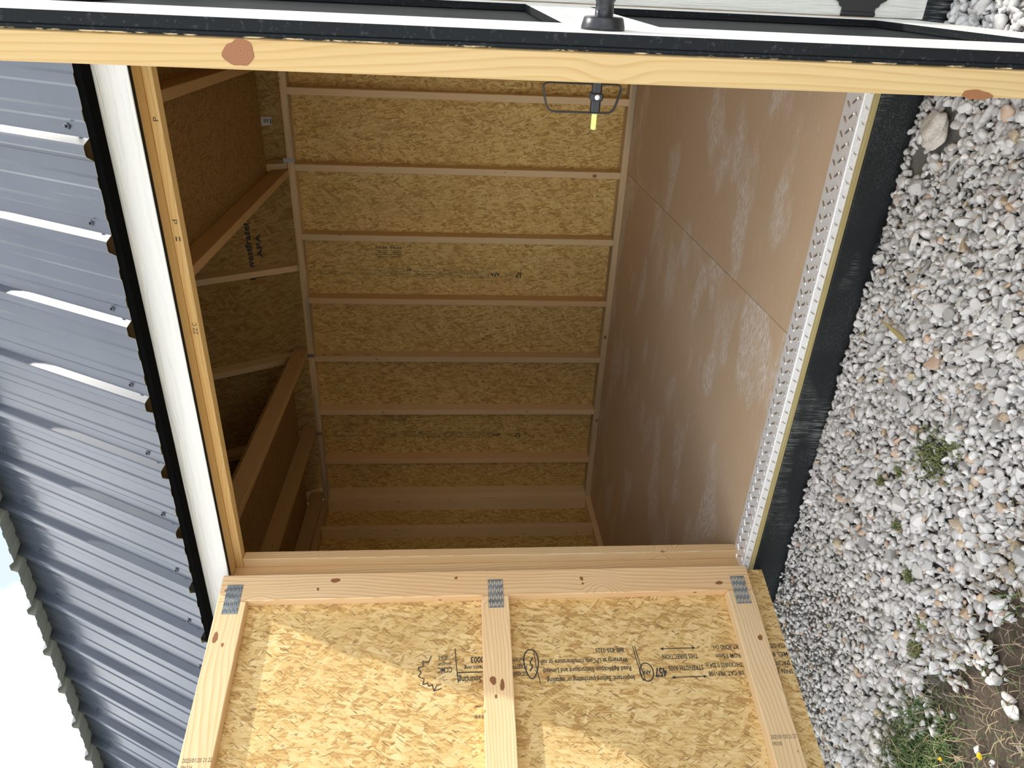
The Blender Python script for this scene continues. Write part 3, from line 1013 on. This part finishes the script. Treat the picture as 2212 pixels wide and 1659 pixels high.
# ---- prints inside on the back wall boards (read upwards, tops to the left)
def wall_print(x, z0, z1):
    H = z1 - z0
    def tx(body, dx, a, b, h, bold=0.0):
        link('printed_lettering', text_mesh(body, M['ink_soft'], (b - a) * H, h, bold=bold), frame((x - dx, YS - .0006, z0 + a * H), Z3, -X3, -Y3), wall_back)
    tx('LP', .008, 0.00, .025, .035, .03)
    tx('FLAMEBLOCK', .020, .032, .085, .008); tx('at your site', .008, .032, .085, .008)
    tx('APA', .006, .10, .145, .028, .03)
    for i, t in enumerate(('RATED SIDING 3/8 CAT. PRP-108', 'STUD SPACING 16 in. THICKNESS 0.354 in.', 'EXPOSURE 1 SPAN 24 MILL 457 9.5mm', 'CONFORMS CSA O325 EXT BOND O-1')):
        tx(t, .038 - .014 * i, .15, .40, .0095)
    tx('STRENGTH AXIS', .022, .405, .505, .011); tx('THIS DIRECTION', .002, .405, .505, .011)
    tx('457', -.012, .52, .545, .020, .03)
    for i, t in enumerate(('Important: Before purchasing or installing,', 'Read Application Instructions and Limited', 'Warranty at LPCorp.com/literature or call', '888-820-0325')):
        tx(t, .032 - .015 * i, .555, .76 if i < 3 else .63, .0105)
    tx('SUSTAINABLE FORESTRY', .022, .79, .855, .008)
    tx('Certified Sourcing', .022, .865, .965, .013); tx('SFI-00003', -.022, .875, .935, .013)
    tx('CCMC', .008, .972, .998, .012); tx('11826-L', -.012, .972, .998, .009)
    flat_polys('printed_mark', stroke([(0, -.02), (0, .045)], .002) + stroke([(.41 * H, .04), (.50 * H, .04)], .002) + stroke([(.41 * H, -.014), (.50 * H, -.014)], .002) + stroke([(.862 * H, .016), (.965 * H, .016)], .002)
               + stroke([(.97 * H, -.03), (.97 * H, .04)], .002) + stroke([(.535 * H + .014 * math.cos(a), .03 + .014 * math.sin(a)) for a in [math.pi * k / 8 for k in range(17)]], .002), M['ink_soft'],
               frame((x, YS - .0006, z0), Z3, -X3, -Y3), wall_back)
def wall_barcode(x, z0, z1):
    H = z1 - z0
    polys = []
    for j in (0, .53):
        for i in range(18):
            if (i * 7) % 5 != 1:
                polys.append(rect((j + .025 * i) * H, .0, (j + .025 * i + (.017 if i % 3 else .010)) * H, -.016))
        for r in range(4):
            polys.append(rect(j * H, .010 + .012 * r, (j + .44 - .05 * (r % 2)) * H, .0135 + .012 * r))
    flat_polys('printed_barcode', polys, M['ink_soft'], frame((x, YS - .0006, z0), Z3, -X3, -Y3), wall_back)
wall_print(-1.020, .594, 1.925)
wall_barcode(-.885, 1.345, 1.508)
wall_print(-2.232, .547, 1.885)
wall_barcode(-2.083, 1.345, 1.505)
for z, t in ((1.75, 'XII'), (1.56, '2025')):
    link('ink_stamp', text_mesh(t, M['ink'], .05, .02), frame((-1.6256 + SW + .0005, D + .04, z), Z3, -Y3, X3), wall_back)

# ---- right leaf, seen on edge: local x from hinge to free edge, local y out of its outer face
W2 = .858
door_2, B2 = door_base('door_2', (.4925, -.036, 0), math.atan2(-.9994, -.0339), 'right door leaf seen edge-on in the foreground, golden pine edge and white trimmed black face', W2, 0.0)
T, S, F = .016, .004, .0345
trims = [((0, -T, -.05), (.075, 0, 1.76), 2), ((W2 - .15, -T, -.05), (W2, 0, 1.76), 2), ((.075, -T, -.05), (W2 - .15, 0, .085), 0), ((.075, -T, 1.62), (W2 - .15, 0, 1.76), 0), ((.075, -T, .735), (W2 - .15, 0, .868), 0)]
for lo, hi, ax in trims:
    two_tone('face_trim', lo, hi, door_2, B2, (0, 1, 0), M['white'], M['black_grain'], ax)
board('face_panel', (0, -T - S, -.05), (W2, -T - .0002, 1.76), M['black_grain'], door_2, 2, B2, bev=.0008)
yf0, yf1 = -T - S - .0016 - F, -T - S - .0016
board('strand_board', (.004, -T - S - .0015, -.048), (W2 - .021, -T - S - .0001, 1.758), M['osb'], door_2, 2, B2, bev=0)
board('panel_core', (W2 - .0205, -T - S - .0015, -.048), (W2 - .0004, -T - S - .0001, 1.758), M['chipped'], door_2, 2, B2, bev=0)
board('lock_stile', (W2 - SD, yf0, ZB - .07), (W2 - .0015, yf1, ZTP), M['pine_edge'], door_2, 2, B2)
board('hinge_stile', (.006, yf0, ZB), (SD, yf1, ZTP), M['pine_edge'], door_2, 2, B2)
for nm, z in (('top_rail', ZTP - SD), ('middle_rail', .70), ('bottom_rail', ZB)):
    board(nm, (SD + .0005, yf0, z), (W2 - SD - .0005, yf1, z + SD), M['pine_edge'], door_2, 0, B2)
# big round knot on the stile's edge
knot('knot', B2 @ frame((W2 - .0014, (yf0 + yf1) / 2 + .001, 1.268), Z3, Y3, -X3) @ Matrix.Rotation(math.pi, 4, 'X'), .0172, .0150, door_2)
knot('knot', B2 @ frame((W2 - .0014, yf0 + .003, .352), Z3, Y3, -X3) @ Matrix.Rotation(math.pi, 4, 'X'), .020, .006, door_2)
# outside handle: rose, neck and T bar
hz, hx = .835, W2 - .047
handle = link('outside_handle', mesh_from_bm('handle_rose', lathe_bm([(.027, 0), (.027, .003), (.0245, .0125), (.023, .014), (.0115, .0145), (.0110, .030), (.0125, .032), (.0125, .038), (.009, .040)], 32), M['black_gloss'], True), B2 @ frame((hx, .0002, hz), Z3, X3, Y3), door_2)
board('handle_bar', (hx - .008, .038, hz - .055), (hx + .008, .052, hz + .055), M['black_gloss'], handle, 2, B2, bev=.004)
# inside pull: a black loop on a post, with a yellow tip
def tube_loop(pts, r, seg=8, flat=1.0):
    bm = bmesh.new()
    n = len(pts)
    rings = []
    for i in range(n):
        p0, p1, p2 = Vector(pts[i - 1]), Vector(pts[i]), Vector(pts[(i + 1) % n])
        t = ((p1 - p0).normalized() + (p2 - p1).normalized()).normalized()
        side = Vector((0, 0, 1))
        nrm = t.cross(side).normalized()
        rings.append([bm.verts.new(p1 + nrm * (r * math.cos(2 * math.pi * k / seg)) + side * (r * flat * math.sin(2 * math.pi * k / seg))) for k in range(seg)])
    for i in range(n):
        a, b = rings[i], rings[(i + 1) % n]
        for k in range(seg):
            bm.faces.new((a[k], a[(k + 1) % seg], b[(k + 1) % seg], b[k]))
    bmesh.ops.recalc_face_normals(bm, faces=bm.faces)
    return bm
def rounded(pts, r, k=4):
    out = []
    n = len(pts)
    for i in range(n):
        p0, p1, p2 = Vector(pts[i - 1]), Vector(pts[i]), Vector(pts[(i + 1) % n])
        a = p1 + (p0 - p1).normalized() * r
        b = p1 + (p2 - p1).normalized() * r
        for j in range(k + 1):
            t = j / k
            out.append(((1 - t) ** 2) * a + 2 * t * (1 - t) * p1 + t * t * b)
    return out
# frame: local x up, local y inwards from the door's inner face, local z along the door
Bi = B2 @ frame((W2 - .047, yf0 - .0005, hz), Z3, -Y3, X3)
loop = rounded([(.072, .006, 0), (.062, .041, 0), (-.024, .041, 0), (-.034, .006, 0)], .010)
pull = link('inside_pull', mesh_from_bm('pull_loop', tube_loop(loop, .0013, 8, 4.0), M['black_gloss'], True), Bi, door_2)
board('pull_post', (-.006, 0, -.006), (.006, .041, .006), M['black_gloss'], pull, 1, Bi, bev=.002)
board('pull_boss', (-.008, .016, -.008), (.008, .026, -.003), M['black_gloss'], pull, 0, Bi, bev=.002)
board('pull_boss', (-.008, .016, .003), (.008, .026, .0085), M['black_gloss'], pull, 0, Bi, bev=.002)
link('pull_screw', mesh_from_bm('pull_screw', lathe_bm([(.0033, 0), (.0033, .0008), (.002, .0012)], 14), M['zinc']), Bi @ frame((.0, .021, .0085), X3, Y3, Z3), pull)
board('yellow_tip', (-.0032, .041, -.0035), (.0032, .062, .0035), M['yellow'], pull, 1, Bi, bev=.001)

# wing-shaped hinges on the right jamb casing
def hinge(z):
    half = [(0, 0), (0, .040), (.010, .040), (.013, .047), (.020, .050), (.026, .062), (.040, .071), (.055, .086), (.072, .078), (.085, .060), (.092, .035), (.110, .018), (.116, 0)]
    pts = half + [(x, -y) for x, y in half[::-1][1:-1]]
    P = poly_prism('hinge', pts, .0035, M['black_gloss'], frame((.502, -.0282, z), X3, Z3, -Y3), door_2)
    bm = lathe_bm([(.0052, -.040), (.0055, -.039), (.0055, .039), (.0052, .040)], 14)
    link('hinge_barrel', mesh_from_bm('hinge_barrel', bm, M['black_gloss'], True), Matrix.Translation((.499, -.0315, z)), P)
    for x, zz in ((.035, .045), (.035, -.045), (.075, .0)):
        link('hinge_screw', mesh_from_bm('hinge_screw', lathe_bm([(.006, 0), (.0055, .002), (.002, .003)], 12), M['black_gloss']), frame((.502 + x, -.0316, z + zz), X3, Z3, -Y3), P)
for z in (.088, 1.62):
    hinge(z)

# ------------------------------------------------------------------ gravel
def ico():
    bm = bmesh.new()
    bmesh.ops.create_icosphere(bm, subdivisions=2, radius=1.0)
    v = np.array([x.co[:] for x in bm.verts]); f = np.array([[a.index for a in t.verts] for t in bm.faces])
    bm.free()
    return v, f
def ico1():
    bm = bmesh.new()
    bmesh.ops.create_icosphere(bm, subdivisions=1, radius=1.0)
    # one more, coarser set for the bulk
    v = np.array([x.co[:] for x in bm.verts]); f = np.array([[a.index for a in t.verts] for t in bm.faces])
    bm.free()
    return v, f
V2, F2 = ico()
V1, F1 = V2, F2
def stone_shapes(n, V):
    """n faceted stones: spheres cut by random planes, then squashed"""
    v = np.repeat(V[None], n, 0).copy()
    for k in range(9):
        nr = rng.normal(size=(n, 1, 3)); nr /= np.linalg.norm(nr, axis=2, keepdims=True)
        h = rng.uniform(.30, .75, size=(n, 1))
        d = (v * nr).sum(2) - h
        v -= np.maximum(d, 0)[:, :, None] * nr
    v *= 1.18 * rng.uniform(.62, 1.25, size=(n, 1, 3)) * np.array([1, 1, .82])
    return v
def random_rot(n, tilt=.7):
    a = rng.uniform(0, 2 * np.pi, n); b = rng.normal(0, tilt, n); c = rng.normal(0, tilt, n)
    ca, sa, cb, sb, cc, sc = np.cos(a), np.sin(a), np.cos(b), np.sin(b), np.cos(c), np.sin(c)
    Z = np.zeros(n); O = np.ones(n)
    Rz = np.stack([ca, -sa, Z, sa, ca, Z, Z, Z, O], 1).reshape(n, 3, 3)
    Rx = np.stack([O, Z, Z, Z, cb, -sb, Z, sb, cb], 1).reshape(n, 3, 3)
    Ry = np.stack([cc, Z, sc, Z, O, Z, -sc, Z, cc], 1).reshape(n, 3, 3)
    return Rz @ Rx @ Ry
def bound(x):   # where the gravel gives way to soil
    return np.interp(x, [-3, -1.5, -1.315, -1.168, -.998, -.812, -.612, -.412, .2, 1.5], [-.74, -.72, -.69, -.66, -.68, -.75, -.775, -.79, -.82, -.9])
pts, rad = [], []
def scatter(cell, x0, x1, y0, y1, r_lo, r_hi, zoff, keep=1.0):
    xs_ = np.arange(x0, x1, cell); ys_ = np.arange(y0, y1, cell)
    gx_, gy_ = np.meshgrid(xs_, ys_)
    n = gx_.size
    p = np.stack([gx_.ravel() + rng.uniform(-.5, .5, n) * cell, gy_.ravel() + rng.uniform(-.5, .5, n) * cell], 1)
    edge = p[:, 1] - bound(p[:, 0]) + .05 * np.sin(p[:, 0] * 23) + .03 * np.sin(p[:, 0] * 51 + 1)
    pr = np.clip((edge + .10) / .13, 0.03, 1) * keep
    p = p[rng.uniform(size=n) < pr]
    n = len(p)
    r = r_lo + (r_hi - r_lo) * rng.beta(1.5, 3.0, n)
    # finer chips lie in the wheel of rubbish under the open left leaf
    finer = np.clip((-.85 - p[:, 0]) / .35, 0, 1) * np.clip((p[:, 1] + .62) / .3, 0, 1)
    r *= 1 - .42 * finer
    return np.column_stack([p, zoff + rng.uniform(-.003, .003, n)]), r
for a in ((.0140, -1.75, .75, -1.15, -.022, .0068, .0125, GZ - .004, 1.0), (.0185, -1.75, .75, -1.15, -.024, .0095, .0175, GZ + .003, .95), (.045, -1.7, .7, -1.10, -.035, .015, .0235, GZ + .007, .75), (.03, -3.2, 1.6, -1.9, -.03, .012, .022, GZ, .8)):
    p, r = scatter(*a)
    if a[0] == .03:
        out = (p[:, 0] < -1.72) | (p[:, 0] > .72) | (p[:, 1] < -1.13)
        p, r = p[out], r[out]
    pts.append(p); rad.append(r)
pts = np.concatenate(pts); rad = np.concatenate(rad)
lump_c = np.array([.262, -.135])
far = np.hypot((pts[:, 0] - lump_c[0]) / 1.2, pts[:, 1] - lump_c[1]) > .046
far &= np.hypot((pts[:, 0] - .180) / 1.5, pts[:, 1] + .085) > .030
wd = np.hypot((pts[:, 0] + .43) / 1.0, (pts[:, 1] + .487) / .8)
far &= (wd > .055) | (rng.uniform(size=len(pts)) > .62)
pts, rad = pts[far], rad[far]
N = len(pts)
camv = np.array(CAM_POS)
show = rad / np.linalg.norm(pts - camv, axis=1)
inview = (pts[:, 1] < -.05) & (pts[:, 1] > bound(pts[:, 0]) - .03) & (pts[:, 0] < .30) & (pts[:, 0] > -1.22 - .0 * pts[:, 1]) & (pts[:, 2] > GZ + .0) & (pts[:, 1] > -.82)
order = np.argsort(np.where(inview, -show, 0))
solo = order[:300]
bulk = np.setdiff1d(np.arange(N), solo)
# bulk mesh (coarser shapes, one object)
def bulk_mesh(name, P, Rr, m):
    n = len(P)
    v = stone_shapes(n, V1) * Rr[:, None, None]
    v = np.einsum('nij,nkj->nki', random_rot(n), v) + P[:, None, :]
    nv = V1.shape[0]
    f = (F1[None] + (np.arange(n) * nv)[:, None, None]).reshape(-1, 3)
    me = bpy.data.meshes.new(name)
    me.vertices.add(n * nv)
    me.vertices.foreach_set('co', v.astype(np.float32).ravel())
    me.loops.add(f.size)
    me.loops.foreach_set('vertex_index', f.astype(np.int32).ravel())
    me.polygons.add(len(f))
    me.polygons.foreach_set('loop_start', np.arange(0, f.size, 3, dtype=np.int32))
    me.update(calc_edges=True)
    t = rng.uniform(size=n)
    g = .40 + .44 * rng.beta(2, 2, n)
    colr = np.stack([g, g * .975, g * .935, np.ones(n)], 1)
    tan = t > .955
    colr[tan, :3] = np.stack([.52 + .1 * rng.uniform(size=tan.sum()), .39 + .06 * rng.uniform(size=tan.sum()), .26 + .05 * rng.uniform(size=tan.sum())], 1)
    at = me.attributes.new('tone', 'FLOAT_COLOR', 'POINT')
    at.data.foreach_set('color', np.repeat(colr, nv, 0).astype(np.float32).ravel())
    me.materials.append(m)
    return me
gravel = link('gravel', bulk_mesh('gravel', pts[bulk], rad[bulk], M['stone_bulk']))
setp(gravel, 'bed of pale grey crushed stone in front of the shed', 'gravel', kind='stuff')
shapes = []
sv = stone_shapes(24, V2)
for k in range(24):
    me = bpy.data.meshes.new('gravel_stone')
    me.from_pydata(sv[k].tolist(), [], F2.tolist())
    me.materials.append(M['stone'])
    shapes.append(me)
for i, k in enumerate(solo):
    o = bpy.data.objects.new('gravel_stone', shapes[i % 24])
    COL.objects.link(o)
    o.location = pts[k]
    o.rotation_euler = (random.gauss(0, .5), random.gauss(0, .5), random.uniform(0, 6.28))
    o.scale = (rad[k],) * 3
    t = random.random()
    if t < .05:
        o.color = (.56 + .06 * random.random(), .42 + .06 * random.random(), .27 + .06 * random.random(), 1)
        lab = 'tan brown stone chip among the pale gravel'
    elif t < .30:
        g = random.uniform(.38, .52)
        o.color = (g, g * .97, g * .92, 1)
        lab = 'darker grey stone chip on the gravel bed'
    elif t < .70:
        g = random.uniform(.54, .70)
        o.color = (g, g * .975, g * .93, 1)
        lab = 'light grey stone chip on the gravel bed'
    else:
        g = random.uniform(.72, .84)
        o.color = (g, g * .98, g * .94, 1)
        lab = 'whitish stone chip on the gravel bed'
    setp(o, lab, 'stone', lab.replace('stone chip', 'stone chips'))

# sandy lump beside the skirt
lv = stone_shapes(1, V2)[0]
bm = bmesh.new()
bmesh.ops.create_icosphere(bm, subdivisions=4, radius=1)
for v in bm.verts:
    n3 = v.co.copy()
    v.co = Vector((n3.x * .044, n3.y * .037, n3.z * .024)) * (1 + .10 * math.sin(5 * n3.x + 2) * math.cos(4 * n3.y) + .06 * math.sin(9 * n3.z + 6 * n3.x))
lump = link('concrete_lump', mesh_from_bm('concrete_lump', bm, M['lump'], True), Matrix.Translation((.262, -.132, GZ + .016)) @ Matrix.Rotation(.5, 4, 'Z'))
setp(lump, 'rounded sandy tan lump lying on the gravel beside the black skirt', 'lump')
# flat wood splinter
sp = poly_prism('wood_splinter', [(-.064, .0), (-.02, .006), (.05, .0085), (.066, .004), (.062, -.004), (.0, -.003)], .003, M['raw_edge'], frame((-.214, -.222, GZ + .024), Vector((-.07, -.997, .02)).normalized(), Vector((.997, -.07, 0)), Z3))
setp(sp, 'thin tan wood splinter lying across the gravel', 'wood splinter')

# ------------------------------------------------------------------ grass, straw, weeds, dandelions
def blades(name, P, L, Wd, lean, m, curl=.5, updir=1.0):
    n = len(P)
    az = rng.uniform(0, 2 * np.pi, n)
    dirv = np.stack([np.cos(az), np.sin(az)], 1)
    side = np.stack([-dirv[:, 1], dirv[:, 0], np.zeros(n)], 1)
    segs = 3
    vs = []
    for j in range(segs + 1):
        t = j / segs
        bend = lean * t + curl * t * t
        hor = L * t * np.sin(np.clip(bend, 0, 1.55))
        ver = L * t * np.cos(np.clip(bend, 0, 1.55))
        c = P + np.column_stack([dirv * hor[:, None], ver])
        w = Wd * (1 - t ** 1.6) + .0002
        vs += [c - side * w[:, None], c + side * w[:, None]]
    v = np.stack(vs, 1)
    f = []
    for j in range(segs):
        a = 2 * j
        f.append([a, a + 1, a + 3, a + 2])
    f = np.array(f)
    ff = (f[None] + (np.arange(n) * 2 * (segs + 1))[:, None, None]).reshape(-1, 4)
    me = bpy.data.meshes.new(name)
    me.from_pydata(v.reshape(-1, 3).tolist(), [], ff.tolist())
    at = me.attributes.new('tone', 'FLOAT_COLOR', 'POINT')
    t = np.repeat(rng.uniform(size=n), 2 * (segs + 1))
    at.data.foreach_set('color', np.stack([t, t, t, np.ones_like(t)], 1).astype(np.float32).ravel())
    me.materials.append(m)
    return me
def soil_pts(n, xr, yr, margin=.02):
    p = np.column_stack([rng.uniform(*xr, n), rng.uniform(*yr, n)])
    p = p[p[:, 1] < bound(p[:, 0]) + margin]
    return np.column_stack([p, np.full(len(p), GZ - .006)])
# dense tuft by the open left leaf, thinner turf beyond
tuft = np.column_stack([rng.normal(-1.13, .10, 1500), rng.normal(-.80, .07, 1500)])
tuft = tuft[tuft[:, 1] < bound(tuft[:, 0]) + .03]
tuft = np.column_stack([tuft, np.full(len(tuft), GZ - .006)])
turf = soil_pts(11000, (-3.2, .9), (-2.2, -.70), -.02)
keep = rng.uniform(size=len(turf)) < np.clip(.45 + .5 * np.sin(turf[:, 0] * 6 + 1) * np.sin(turf[:, 1] * 9), .06, .9)
turf = turf[keep]
G = np.concatenate([tuft, turf])
Lg = rng.uniform(.018, .050, len(G)); Wg = rng.uniform(.0010, .0022, len(G))
grass = link('grass', blades('grass', G, Lg, Wg, rng.uniform(.2, 1.0, len(G)), M['grass'], .7))
setp(grass, 'green grass growing on the dark soil beyond the gravel', 'grass', kind='stuff')
S_ = soil_pts(9000, (-3.0, 1.0), (-2.0, -.62), .07)
Ls = rng.uniform(.02, .075, len(S_)); Wsx = rng.uniform(.0005, .0012, len(S_))
S_[:, 2] += rng.uniform(0, .010, len(S_))
straw = link('dry_straw', blades('dry_straw', S_, Ls, Wsx, rng.uniform(1.1, 1.5, len(S_)), M['straw'], .25))
setp(straw, 'dry tan straw littering the dark soil', 'straw', kind='stuff')

def weed(x, y, r, n, label):
    t = np.column_stack([rng.normal(x, r * .45, n), rng.normal(y, r * .45, n), np.full(n, GZ + .006)])
    L = rng.uniform(.008, .020, n)
    o = link('weed', blades('weed', t, L, rng.uniform(.0014, .0030, n), rng.uniform(.0, .9, n), M['moss'], .5))
    return setp(o, label, 'weed', 'small weeds in the gravel')
weed(-.427, -.487, .066, 330, 'largest mossy green weed patch in the gravel')
weed(-.533, -.402, .012, 50, 'tiny green sprig in gravel, nearest the black skirt')
weed(-.600, -.350, .014, 70, 'small yellow-green sprig between mossy patch and skirt corner')
weed(-.659, -.461, .014, 60, 'small green sprig in the gravel below the mossy patch')
weed(-.368, -.545, .020, 100, 'green sprig beside the mossy patch, away from the shed')
weed(-.804, -.653, .018, 80, 'green sprig at the gravel edge near bare soil')
weed(-.879, -.664, .024, 130, 'leafy weed clump at the gravel edge nearest the grass')
weed(-.74, -.56, .016, 70, 'green sprig midway between mossy patch and grass')

def dandelion(x, y, r, label):
    e = empty('dandelion', (x, y, GZ), label=label, cat='flower')
    setp(e, group='dandelions in the grass')
    B = WORLD[e.name]
    link('stem', mesh_from_bm('dandelion_stem', lathe_bm([(.0012, -.005), (.0011, .030)], 8), M['moss']), B, e)
    bm = bmesh.new()
    for ring, (n, rr, lift) in enumerate(((14, r, .002), (12, r * .75, .005), (8, r * .45, .007))):
        for k in range(n):
            a = 2 * math.pi * (k + .5 * ring) / n
            dx, dy = math.cos(a), math.sin(a)
            sx, sy = -dy * r * .16, dx * r * .16
            v = [bm.verts.new((dx * .1 * rr, dy * .1 * rr, .030)), bm.verts.new((dx * rr * .6 + sx, dy * rr * .6 + sy, .030 + lift)), bm.verts.new((dx * rr, dy * rr, .030 + lift * .8)), bm.verts.new((dx * rr * .6 - sx, dy * rr * .6 - sy, .030 + lift))]
            bm.faces.new(v)
    link('petals', mesh_from_bm('dandelion_petals', bm, M['petal']), B, e)
dandelion(-.885, -.945, .0085, 'yellow dandelion in the grass at the far corner of the soil')
dandelion(-1.005, -.872, .0050, 'smaller half-open yellow dandelion in the grass')
